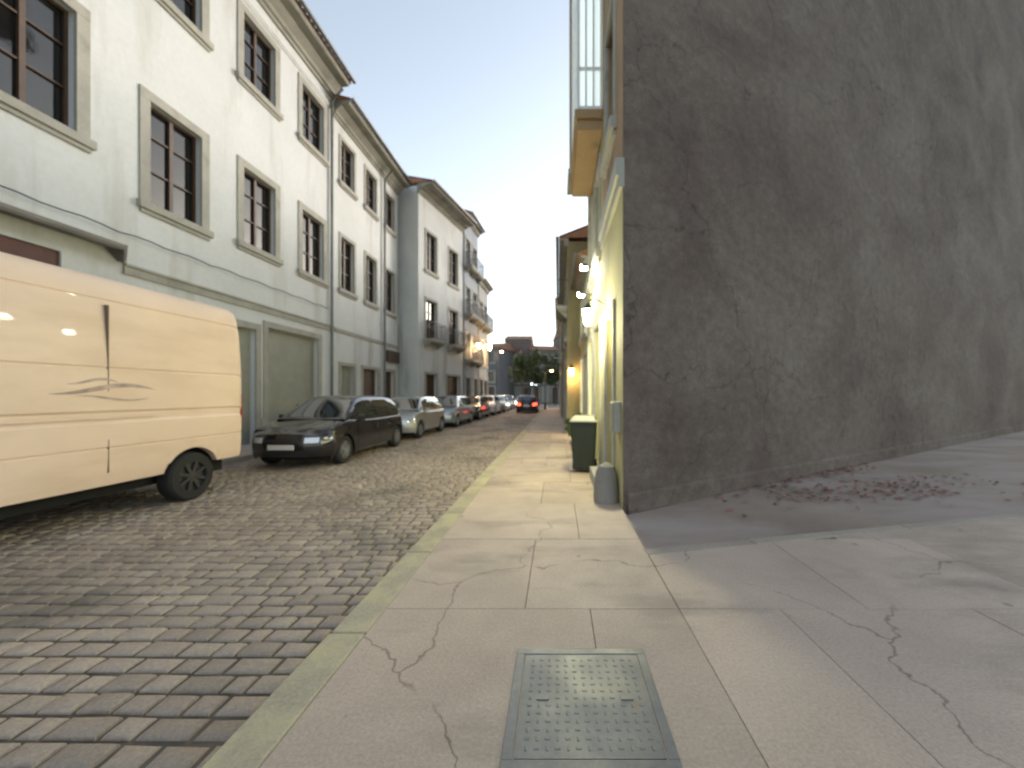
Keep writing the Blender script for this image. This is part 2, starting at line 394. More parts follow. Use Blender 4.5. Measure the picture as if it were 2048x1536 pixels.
# access cover sunk in the pavement
cv = thing('access_cover', 'square grey metal access cover set in the near pavement', 'access cover', (.13, 1.83, 0))
mb = MB(); a = .31
mb.box(-a-.045,a+.045,-a-.045,-a,.0,.0065); mb.box(-a-.045,a+.045,a,a+.045,.0,.0065)
mb.box(-a-.045,-a,-a,a,.0,.0065); mb.box(a,a+.045,-a,a,.0,.0065)
mb.obj('frame', M['steel_cover'], cv, bevel=.002)
mb = MB(); mb.box(-a+.006,a-.006,-a+.006,a-.006,.0,.004)
for i in range(13):
    for j in range(13):
        px, py = -a+.05+i*.0435, -a+.05+j*.0435
        d = .013 if (i+j)%2 else .006; e = .006 if (i+j)%2 else .013
        mb.add([(px-d,py-e,.0035),(px+d,py-e,.0035),(px+d,py+e,.0035),(px-d,py+e,.0035),(px-d*.6,py-e*.6,.0065),(px+d*.6,py-e*.6,.0065),(px+d*.6,py+e*.6,.0065),(px-d*.6,py+e*.6,.0065)],
               [(4,5,6,7),(0,1,5,4),(1,2,6,5),(2,3,7,6),(3,0,4,7)])
mb.obj('plate', M['steel_cover'], cv)
for s in (-1,1):
    mb = MB(); mb.box(s*.2-.03, s*.2+.03, -.012, .012, .004, .0085); mb.obj('lifting_slot', M['zinc'], cv)
# dry leaves along the wall foot
mb = MB(); mb.keep = True
for k in range(380):
    t = abs(random.gauss(0,1)); X = 4.9+random.gauss(0,1.3); 
    if X < 1.1 or X > 10: continue
    if random.random() < .35: Y = 4.83+(X-.82)*math.tan(R(31)) - abs(random.gauss(0,.22)) - .06
    else: Y = 6.0 + (X-4.9)*.25 + random.gauss(0,.35)
    if Y < kx(X)+.15 or Y > 4.83+(X-.82)*math.tan(R(31))-.05: continue
    s_ = random.uniform(.025,.06); a = random.uniform(0,6.28); zz = -.04
    p = [(s_*1.3,0),(.2*s_,s_*.6),(-s_,0),(.2*s_,-s_*.6)]
    mb.add([(X+q[0]*math.cos(a)-q[1]*math.sin(a), Y+q[0]*math.sin(a)+q[1]*math.cos(a), zz+random.uniform(0,.035)) for q in p], [(0,1,2,3)])
tag(mb.obj('fallen_leaves', M['dry']), 'reddish brown fallen leaves scattered on the side lane by the dark wall', 'leaves', kind='stuff')

# ------------------------------------------------------------------ buildings
def facade_mesh(mb, W, z0, z1, ops, depth=.22):
    xs = sorted({0, W} | {o[0] for o in ops} | {o[1] for o in ops}); zs = sorted({z0, z1} | {o[2] for o in ops} | {o[3] for o in ops})
    xs = [x for x in xs if 0 <= x <= W]; zs = [z for z in zs if z0 <= z <= z1]
    for xa, xb in zip(xs, xs[1:]):
        for za, zb in zip(zs, zs[1:]):
            cx, cz = (xa+xb)/2, (za+zb)/2
            if any(o[0] < cx < o[1] and o[2] < cz < o[3] for o in ops): continue
            mb.quad((xa,0,za),(xb,0,za),(xb,0,zb),(xa,0,zb))
    for a, b, c, d in [o[:4] for o in ops]:
        mb.quad((a,0,c),(a,depth,c),(a,depth,d),(a,0,d)); mb.quad((b,0,c),(b,0,d),(b,depth,d),(b,depth,c))
        mb.quad((a,0,d),(a,depth,d),(b,depth,d),(b,0,d)); mb.quad((a,0,c),(b,0,c),(b,depth,c),(a,depth,c))

_cache = {}
def cached(key, fn):
    if key not in _cache: _cache[key] = fn()
    return _cache[key]
def add_window(par, xc, zb, w, h, pane='glass', sash='wood', sur='granite', sw=.2, style='casement', depth=.2, sill=True):
    key = (round(w,3), round(h,3), pane, sash, sur, sw, style)
    def mk():
        mb = MB(); mb.box(-w/2, w/2, depth-.015, depth+.01, 0, h); a = mb.mesh('window', M[pane])
        mb = MB(); e = .05
        mb.box(-w/2,w/2,depth-.07,depth-.02,0,e*1.4); mb.box(-w/2,w/2,depth-.07,depth-.02,h-e,h)
        mb.box(-w/2,-w/2+e,depth-.069,depth-.02,e*1.4,h-e); mb.box(w/2-e,w/2,depth-.069,depth-.02,e*1.4,h-e)
        mb.box(-.04,.04,depth-.075,depth-.02,e*1.4,h-e)
        if style == 'casement':
            for fz in (.36,.70): mb.box(-w/2+e,-.04,depth-.06,depth-.02,h*fz-.016,h*fz+.016); mb.box(.04,w/2-e,depth-.06,depth-.02,h*fz-.016,h*fz+.016)
        b = mb.mesh('sash', M[sash])
        mb = MB(); 
        mb.box(-w/2-sw,w/2+sw,-.035,.03,h-.006,h+sw); mb.box(-w/2-sw,-w/2+.006,-.032,.03,.0,h-.006); mb.box(w/2-.006,w/2+sw,-.032,.03,.0,h-.006)
        c = mb.mesh('surround', M[sur])
        mb = MB(); mb.box(-w/2-sw-.05,w/2+sw+.05,-.10,.03,-.16,0); mb.box(-w/2-sw,w/2+sw,-.05,.03,-.24,-.16)
        d = mb.mesh('sill', M[sur])
        return a, b, c, d
    a, b, c, d = cached(key, mk)
    o = link('window', a, par); o.location = (xc, 0, zb)
    link('sash', b, o)
    if sw > 0: link('surround', c, o, bevel=.006)
    if sill: link('sill', d, o, bevel=.008)
    return o
def add_door(par, xc, w, h, m='wood', z=0, kind='panel', sw=.18, name='door'):
    mb = MB(); dp = .2
    mb.box(-w/2,w/2,dp-.03,dp+.02,0,h)
    if kind == 'panel':
        for s in (-1,1):
            for (a,b) in ((.12,.36),(.42,.62),(.68,.94)):
                mb.box(s*w/4-w*.17, s*w/4+w*.17, dp-.05, dp-.031, h*a, h*b)
        mb.box(-.02,.02,dp-.055,dp-.031,0,h)
    elif kind == 'roller':
        k = int(h/.09)
        for i in range(k): mb.box(-w/2+.03, w/2-.03, dp-.045, dp-.031, i*.09+.01, i*.09+.075)
    elif kind == 'slab':
        n = max(1,int(w/.75))
        for i in range(n): mb.box(-w/2+i*w/n+.05, -w/2+(i+1)*w/n-.05, dp-.05, dp-.031, .15, h-.6)
        mb.box(-w/2+.05, w/2-.05, dp-.05, dp-.031, h-.5, h-.05)
    o = mb.obj(name, M[m], par, bevel=.004); o.location = (xc,0,z)
    if sw:
        mb = MB(); mb.box(-w/2-sw,w/2+sw,-.035,.03,h-.006,h+sw); mb.box(-w/2-sw,-w/2+.006,-.032,.03,.0,h-.006); mb.box(w/2-.006,w/2+sw,-.032,.03,.0,h-.006)
        mb.obj('surround', M['granite'], o, bevel=.006)
    mb = MB(); mb.tube([(w*.12,dp-.09,1.02),(w*.12,dp-.09,1.14)], .012); mb.tube([(w*.12,dp-.09,1.08),(w*.12,dp-.03,1.08)], .01)
    mb.obj('handle', M['zinc'], o)
    return o
def add_balcony(par, x0, x1, z, out=.6, railm='iron', slabm='granite'):
    mb = MB(); mb.box(x0,x1,-out,.02,z-.14,z); mb.box(x0+.05,x1-.05,-out+.08,.02,z-.22,z-.14)
    for c in (x0+.2, x1-.2): mb.prism_x([(.02,z-.5),(.02,z-.221),(-out+.12,z-.221)], c-.06, c+.06)
    b = mb.obj('balcony', M[slabm], par, bevel=.006)
    mb = MB(); h = .95
    mb.box(x0+.02,x1-.02,-out+.02,-out+.055,z+h-.03,z+h); mb.box(x0+.02,x1-.02,-out+.025,-out+.05,z+.06,z+.08)
    n = int((x1-x0)/.11)
    for i in range(n+1):
        c = x0+.03+(x1-x0-.06)*i/n; mb.box(c-.007,c+.007,-out+.03,-out+.045,z,z+h-.03)
    for c in (x0+.03, x1-.03):
        mb.box(c-.015,c+.015,-out+.055,.0,z+h-.03,z+h)
        for k in range(int(out/.11)): yy=-out+.11+k*.11; mb.box(c-.007,c+.007,yy-.007,yy+.007,z,z+h-.03)
    mb.obj('railing', M[railm], b)
    return b
def add_cornice(par, W, z, out=.55, h=.55, m='cornice', x0=-.0, ends=.0):
    mb = MB()
    p = [(.05,z-h),(-.06,z-h),(-.06,z-h*.82),(-.12,z-h*.78),(-.14,z-h*.62),(-out*.45,z-h*.40),(-out*.5,z-h*.36),(-out*.5,z-h*.28),(-out*.94,z-h*.22),(-out,z-h*.16),(-out,z),(.05,z)]
    mb.prism_x(p, x0-ends, W+ends)
    return mb.obj('cornice', M[m], par)
def add_roof(par, W, z, D, out=.6, rise=1.6, ends=.1):
    mb = MB(); n = int((W+2*ends)/.22)
    # undulating clay tiles on two slopes
    rows = []
    for i in range(n*4+1):
        x = -ends + (W+2*ends)*i/(n*4); c = .035*math.cos(i*math.pi/2)
        rows.append([(x,-out-.05,z+c+.02),(x,D/2,z+rise+c),(x,D+.1,z+c)])
    mb.keep = True; mb.grid(rows)
    mb.add([(-ends,-out,z),(W+ends,-out,z),(W+ends,D,z),(-ends,D,z)], [(0,1,2,3)])
    for e in (-ends+.02, W+ends-.02): mb.add([(e,-out,z),(e,D/2,z+rise),(e,D,z)], [(0,1,2)])
    r = mb.obj('roof', M['tile'], par)
    mb = MB()
    mb.prism_x([(-out-.06,z+.01),(-out-.17,z+.02),(-out-.18,z+.09),(-out-.165,z+.09),(-out-.155,z+.03),(-out-.07,z+.025)], -ends, W+ends)
    mb.obj('gutter', M['zinc'], r)
    return r
def body(par, W, H, D, ops, m, name='wall', sides=True):
    mb = MB(); facade_mesh(mb, W, 0, H, ops)
    if sides:
        mb.quad((0,0,0),(0,D,0),(0,D,H),(0,0,H)); mb.quad((W,0,0),(W,0,H),(W,D,H),(W,D,0)); mb.quad((0,D,0),(0,D,H),(W,D,H),(W,D,0))
        mb.quad((0,0,H),(0,D,H),(W,D,H),(W,0,H))
    mb.keep = True
    return mb.obj(name, M[m], par)
def frame_of(x0, y0, x1, y1):
    return (x0, y0, 0), math.atan2(y1-y0, x1-x0), math.hypot(x1-x0, y1-y0)

# --- white building nearest on the left (local x = world y - 0)
Y0 = -3.0
cent = [3.9, 6.35, 8.8, 11.25, 13.7]; ww = 1.2
def b_ops(cents, off, rowsz, w=ww): return [(c-w/2-off, c+w/2-off, a, b) for c in cents for a, b in rowsz]
B1 = thing('white_townhouse', 'long white plastered building with granite framed windows behind the cream van', 'building', (-8.7, Y0, 0), R(90))
W1 = 14.95 - Y0
rowz = [(5.65, 7.75), (10.2, 12.05)]
cs = [-1.0, 1.45] + cent
ops = []
for c in cs:
    for k, (a, b) in enumerate(rowz):
        a_, b_ = a, b
        if k == 0 and abs(c-6.35) < .1: a_, b_ = 6.15, 8.35
        if k == 0 and abs(c-8.8) < .1: a_, b_ = 5.5, 7.7
        ops.append((c-ww/2-Y0, c+ww/2-Y0, a_, b_))
shops = [(2.2, 6.75, 0, 3.95, 'open'), (7.6, 8.9, 0, 2.9, 'door'), (10.0,11.1,0,3.3,'slab'), (11.55, 14.0, 0, 3.45, 'roller')]
for a, b, c, d, k in shops: ops.append((a-Y0, b-Y0, c, d))
body(B1, W1, 13.0, 9, ops, 'white_wall')
for o in ops[:14]:
    add_window(B1, (o[0]+o[1])/2, o[2], o[1]-o[0], o[3]-o[2])
add_door(B1, (7.6+8.9)/2-Y0, 1.3, 2.9, 'wood')
add_door(B1, 10.55-Y0, 1.1, 3.3, 'shutter', kind='slab')
add_door(B1, 12.775-Y0, 2.45, 3.45, 'shutter', kind='roller', name='roller_shutter')
# shopfront under the left canopy
mb = MB(); mb.box(2.2-Y0, 6.75-Y0, .10, .16, 0, 3.0); sf = mb.obj('shop_window', M['slate_panel'], B1)
mb = MB(); mb.box(2.2-Y0, 6.75-Y0, .04, .2, 3.56, 3.95); mb.obj('lintel_beam', M['red_beam'], sf)
mb = MB(); mb.box(2.2-Y0, 6.75-Y0, .06, .2, 3.0, 3.56); mb.obj('transom', M['slate_panel'], sf)
mb = MB()
for c in (2.2,3.7,5.2,6.65): mb.box(c-Y0, c+.1-Y0, .05, .1, 0, 3.0)
mb.obj('mullion', M['wood_dark'], sf)
mb = MB(); mb.prism_x([(.02,4.28),(-.42,4.2),(-.45,4.24),(-.45,4.30),(.02,4.42)], 1.8-Y0, 7.35-Y0)
for k in range(6): c = 7.35-Y0+k*.05; mb.prism_x([(.02,4.28-k*.035),(-.42+k*.06,4.2-k*.035),(-.45+k*.06,4.30-k*.05),(.02,4.42-k*.05)], c, c+.05)
mb.obj('canopy', M['granite_dark'], B1)
# service cable clipped along the front
pts = []
for i in range(60):
    X = .5+(W1-1)*i/59; pts.append((X, -.09, 4.62+.05*abs(math.sin(i*.9))+.01*i/59))
mb = MB(); mb.tube(pts, .012, 6); mb.obj('cable', M['iron'], B1)
# string courses
mb = MB(); mb.box(0, W1, -.05, .02, 4.02, 4.10) if False else None
mb.box(7.7-Y0, W1, -.045, .02, 3.86, 4.02); mb.box(7.7-Y0, W1, -.075, .02, 4.021, 4.07); mb.obj('string_course', M['granite'], B1)
mb = MB(); mb.box(0, W1, -.03, .02, 12.36, 12.44); mb.box(0, W1, -.05, .02, 12.441, 12.50); mb.obj('moulding', M['white_wall'], B1)
for a, b in ((0,2.2),(6.75,7.42),(9.08,9.82),(11.28,11.37),(14.18,14.95)): 
    mb = MB(); mb.box(a-Y0 if a else 0, b-Y0, -.04, .02, 0, .75); mb.obj('plinth', M['granite'], B1, bevel=.008)
add_cornice(B1, W1, 13.55, .62, .72); add_roof(B1, W1, 13.56, 9, .66)
mb = MB(); mb.tube([(W1-.25,-.09,.1),(W1-.25,-.09,12.6),(W1-.25,-.5,13.1)], .05); mb.obj('downpipe', M['zinc'], B1)

def townhouse(label, p0, p1, H, D, wall, rows, nwin, w=1.1, group=None, cat='building', name='townhouse', door=None, balc=(), corn=(.5,.5), sash='wood', sur='granite', pane='glass', doors=('wood',), firstoff=None, roof=True, lit=()):
    loc, rz, W = frame_of(*p0, *p1)
    t = thing(name, label, cat, loc, rz, group)
    ops = []; wins = []
    step = W/nwin
    for i in range(nwin):
        c = step*(i+.5)
        for k, (a, b) in enumerate(rows): wins.append((c, a, w, b-a, k, i)); ops.append((c-w/2, c+w/2, a, b))
    ds = []
    nd = max(1, nwin)
    for i in range(nd):
        c = step*(i+.5); dw = w*1.05 if i % 2 == 0 else w*1.5; dw = min(dw, step-.5); dh = 2.6
        ds.append((c, dw, dh, i)); ops.append((c-dw/2, c+dw/2, 0, dh))
    body(t, W, H, D, ops, wall)
    for c, a, ww_, h, k, i in wins:
        add_window(t, c, a, ww_, h, pane=('lit_window' if (k,i) in lit else pane), sash=sash, sur=sur, sw=.14, sill=(k not in balc))
        if k in balc: add_balcony(t, c-w/2-.3, c+w/2+.3, a, .55)
    for c, dw, dh, i in ds:
        add_door(t, c, dw, dh, doors[i % len(doors)], kind=('panel' if i % 2 == 0 else 'roller'), sw=.14, name=('door' if i % 2 == 0 else 'roller_shutter'))
    if corn: add_cornice(t, W, H+.1, corn[0], corn[1], ends=.05)
    if roof: add_roof(t, W, H+.11, D, corn[0] if corn else .3, 1.3)
    return t
# B2 continues the white front
B2 = townhouse('white plastered house with brown doors between the long white building and the projecting eaves house', (-8.72,14.98), (-8.72,21.0), 12.75, 9, 'white_wall2',
    [(5.7,7.8),(10.0,11.7)], 3, w=1.0, corn=(.65,.6), doors=('shutter','wood','wood'))
mb = MB(); mb.tube([(4.2,-.12,.1),(4.2,-.12,12.1),(4.2,-.5,12.6)], .055, 10); mb.obj('downpipe', M['zinc'], B2)
mb = MB(); mb.box(4.6,6.0,-.12,.02,3.1,3.7); mb.obj('fascia_board', M['wood'], B2)
mb = MB(); mb.box(.1,6.0,-.05,.02,3.9,4.05); mb.obj('string_course', M['granite'], B2)
B3 = townhouse('pale grey house with deep projecting eaves beyond the white buildings', (-7.7,21.3), (-6.55,26.6), 13.0, 8, 'white_wall2',
    [(4.6,6.9),(8.6,10.8)], 2, w=1.15, balc=(0,), corn=(.85,.5), doors=('wood','wood'))
B4 = townhouse('tall blue grey house with iron balconies on each floor at the far left', (-6.5,26.9), (-6.25,30.2), 14.0, 7, 'blue_wall',
    [(3.9,5.9),(7.1,9.1),(10.5,12.5)], 2, w=.95, balc=(0,1,2), corn=(.45,.4), doors=('wood_dark','shutter'), sash='white_frame')
B5 = townhouse('lower grey house at the far end of the left row', (-6.2,30.3), (-6.1,33.6), 10.4, 7, 'grey_wall',
    [(3.8,5.7),(7.0,8.9)], 2, w=.95, balc=(1,), corn=(.4,.4), doors=('wood_dark','slate_panel'), sash='white_frame')

# --- right side: corner building with the big dark wall
CX, CY = .82, 4.83; ang = R(31)
CB = thing('corner_building', 'tall building on the near right corner with a big dark stained wall', 'building', (CX, CY, 0), 0)
Lw = 30
rows = []
nx, nz_ = 120, 90
for i in range(nx+1):
    rr = []
    for j in range(nz_+1):
        t = Lw*(i/nx)**1.6; z = -.12 + 27.1*j/nz_
        d = .018*noise.noise(Vector((t*.8,z*.8,0))) + .01*noise.noise(Vector((t*3,z*3,4)))
        if i == 0: d = 0
        rr.append((t, d, z))
    rows.append(rr)
mb = MB(); mb.grid(rows)
mb.quad((0,0,26.98),(Lw,0,26.98),(Lw,10,26.98),(2.0,4.0,26.98))
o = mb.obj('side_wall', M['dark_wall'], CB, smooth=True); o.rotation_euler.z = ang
mb = MB(); mb.prism_x([(.03,-.12),(-.045,-.12),(-.04,.16),(-.015,.2),(.03,.2)], .06, Lw)
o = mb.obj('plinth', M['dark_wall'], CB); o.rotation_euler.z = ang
# quoin edge at the corner
mb = MB()
# street front (faces -x); local frame for openings
FM = Matrix.Translation(Vector((0, 2.1, 0))) @ Matrix.Rotation(R(-90), 4, 'Z')     # local x runs towards the camera
def street_front(mb, z0, z1, ops): mb.M = FM; facade_mesh(mb, 2.1, z0, z1, ops)
mb = MB(); mb.keep=True; street_front(mb, -.12, 4.3, [(.35,1.35,0,2.7)]); mb.obj('front_wall', M['yellow_wall'], CB)
mb = MB(); mb.keep=True; street_front(mb, 4.3, 26.98, [(.55,1.45,5.3,7.2),(.55,1.45,8.8,10.7)]); mb.obj('upper_wall', M['ochre_wall'], CB)
mb = MB(); mb.M = FM; mb.box(0,2.1,-.09,.02,4.2,4.42); mb.box(0,2.1,-.05,.02,4.05,4.2); mb.obj('string_course', M['bin_lid'], CB)
def on_front(o, x, z, FMx=FM):
    o.matrix_local = FMx @ Matrix.Translation(Vector((x,0,z)))
w_ = add_window(CB, 0, 0, .9, 1.9, sw=.12); on_front(w_, 1.0, 5.3)
w_ = add_window(CB, 0, 0, .9, 1.9, sw=.12); on_front(w_, 1.0, 8.8)
d_ = add_door(CB, 0, 1.0, 2.7, 'wood', sw=.1); on_front(d_, .85, 0)
mb = MB(); mb.box(-.26,-.003,.62,1.9,-.02,.19); mb.obj('doorstep', M['granite'], CB, bevel=.012)
# F2: gallery house
F2 = thing('gallery_house', 'yellow and brown house with white glazed gallery jutting over the right pavement', 'building', (.82, 10.4, 0), R(-90))
W2 = 10.4-6.94
ops = [(.4,1.5,0,2.8),(2.0,3.1,0,2.8),(.5,1.4,4.2,5.9),(2.1,3.0,4.2,5.9)]
mb = MB(); mb.keep = True; facade_mesh(mb, W2, -.12, 6.45, ops)
mb.quad((0,0,-.12),(0,7,-.12),(0,7,6.45),(0,0,6.45)); mb.obj('wall', M['yellow_wall'], F2)
mb = MB(); mb.prism_z([(0,0),(W2,0),(W2,.55),(0,4.5)], 6.451, 14.2); mb.obj('upper_wall', M['ochre_wall'], F2)
mb = MB(); mb.box(.0, .9, -.5, -.003, 7.0, 12.4); mb.obj('oriel', M['ochre_wall'], F2, bevel=.01)
mb = MB(); mb.box(-.05, .95, -.56, -.003, 6.85, 6.99); mb.obj('oriel_trim', M['granite'], F2, bevel=.008); mb = MB(); mb.box(-.05,.95,-.58,-.003,12.41,12.6); mb.obj('oriel_trim', M['granite'], F2, bevel=.008)
add_door(F2, .95, 1.1, 2.8, 'lit_window', kind='none', sw=.12, name='glass_door')
add_door(F2, 2.55, 1.1, 2.8, 'shutter', kind='roller', sw=.12, name='roller_shutter')
for c in (.95,2.55): add_window(F2, c, 4.2, .9, 1.7, sw=.12)
# glazed gallery
gx0, gx1, gz0, gz1, go = 1.0, 3.4, 6.6, 12.6, .46
mb = MB(); mb.box(gx0-.05, gx1+.05, -go-.05, -.003, gz0-.16, gz0); mb.box(gx0, gx1, -go, -.003, gz0-.34, gz0-.161)
g_ = mb.obj('gallery', M['ochre_wall'], F2, bevel=.01)
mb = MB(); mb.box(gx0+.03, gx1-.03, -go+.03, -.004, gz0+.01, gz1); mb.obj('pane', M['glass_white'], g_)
mb = MB()
zs = [gz0, gz0+.75, gz0+2.15, gz0+2.75, gz0+3.5, gz0+4.9, gz0+5.6, gz1]
for z in zs: mb.box(gx0, gx1, -go, -.004, z, z+(.09 if z in (gz0,zs[3]) else .05))
nm = 7
for i in range(nm+1):
    x = gx0+.02+(gx1-gx0-.04)*i/nm; mb.box(x-.02, x+.02, -go-.008, -go+.045, gz0+.01, gz1)
for k in range(4):
    yy = -go+.02+k*(go-.05)/3
    for x in (gx0, gx1): mb.box(x-.012, x+.012, yy-.018, yy+.018, gz0+.012, gz1)
mb.obj('mullions', M['white_frame'], g_)
add_cornice(F2, W2, 14.3, .4, .4)
# F3, F4, F5
F3 = townhouse('low pale yellow house beside the gallery house', (.84,13.95), (.84,10.45), 5.1, 6, 'yellow_wall', [(3.3,4.6)], 2, w=.9, corn=(.2,.25), doors=('lit_window','wood'), lit=((0,0),))
F4 = townhouse('ochre house jutting into the right side past the yellow house', (.36,23.8), (.36,14.0), 7.0, 6, 'olive_wall', [(3.6,5.2)], 4, w=1.0, balc=(), corn=(.25,.3), doors=('wood','shutter'))
add_balcony(F4, 7.6, 9.7, 4.7, .4)
F5 = townhouse('far ochre house low on the right side of the street', (.25,38), (.25,24.0), 7.3, 6, 'olive_wall', [(3.6,5.2)], 5, w=1.0, corn=(.25,.3), doors=('wood','shutter'))

# far end of the street
far = [(-16,62,-9.2,60,9.5,'slate_wall','broad grey house closing the street at its far left'),
       (-9,66,-4.6,66,11.6,'pink_wall','dusty pink house with red roof at the street end'),
       (-4.4,64,.4,65,9.6,'slate_wall','grey house behind the far street tree'),
       (.6,66,6,67,12.5,'pink_wall','tall pinkish house at the street end on the right')]
for x0,y0,x1,y1,H,wm,lb in far:
    townhouse(lb, (x0,y0), (x1,y1), H-1, 8, wm, [(3.4,5.0),(6.4,8.0)], 3, w=1.0, corn=(.3,.3), doors=('wood','shutter'))
mb = MB(); mb.keep = True
rows = []
for i in range(61):
    X = -260+i*9; rows.append([(X, 150+8*math.sin(i*.4), -1), (X, 190, 9+5*noise.noise(Vector((i*.21,0,0)))), (X, 260, 22+9*noise.noise(Vector((i*.13,7,0))))])
mb.grid(rows); tag(mb.obj('hills', mat('wooded_hill', (.05,.06,.045), .9, var=.3, vscale=.05), smooth=True), kind='structure')

# ------------------------------------------------------------------ vehicles
def lerp_prof(P, x):
    if x <= P[0][0]: return P[0][1]
    for (a, va), (b, vb) in zip(P, P[1:]):
        if x <= b:
            t = (x-a)/(b-a); return va + (vb-va)*t
    return P[-1][1]
def smooth_prof(P, x, r=.09): return sum(lerp_prof(P, x+d*r)*w for d, w in ((-1,.15),(-.5,.2),(0,.3),(.5,.2),(1,.15)))

def make_wheel(par, x, y, r, w, side, rim='alloy', n=5):
    mb = MB(); s = side
    prof = [(r*.62,-w/2),(r*.9,-w/2),(r*.97,-w/2+.02),(r,-w/2+.045),(r,w/2-.045),(r*.97,w/2-.02),(r*.9,w/2),(r*.62,w/2),(r*.6,w/2-.06),(r*.6,-w/2+.06),(r*.62,-w/2)]
    mb.lathe(prof, 28, 'Y', cap=False)
    wh = mb.obj('wheel', M['tyre'], par, smooth=True); wh.location = (x, y, r)
    mb = MB(); yo = s*(w/2-.012)
    mb.lathe([(r*.64, yo-s*.05),(r*.66,yo+s*.008),(r*.60,yo+s*.010),(r*.58,yo-s*.035),(.001,yo-s*.035)], 28, 'Y')
    for k in range(n):
        a = 2*math.pi*k/n+.3; ca, sa = math.cos(a), math.sin(a); q = r*.10
        def P(rr, tt, yy): return (rr*ca - tt*sa, yy, rr*sa + tt*ca)
        mb.add([P(r*.08,-q,yo-s*.03),P(r*.6,-q*.7,yo-s*.03),P(r*.6,q*.7,yo-s*.03),P(r*.08,q,yo-s*.03),
                P(r*.08,-q*.8,yo+s*.002),P(r*.6,-q*.55,yo+s*.004),P(r*.6,q*.55,yo+s*.004),P(r*.08,q*.8,yo+s*.002)],
               [(4,5,6,7),(0,1,5,4),(1,2,6,5),(2,3,7,6),(3,0,4,7)])
    mb.lathe([(r*.15, yo-s*.03),(r*.15,yo+s*.006),(.001,yo+s*.012)], 14, 'Y')
    mb.obj('rim', M[rim], wh, smooth=True)
    return wh

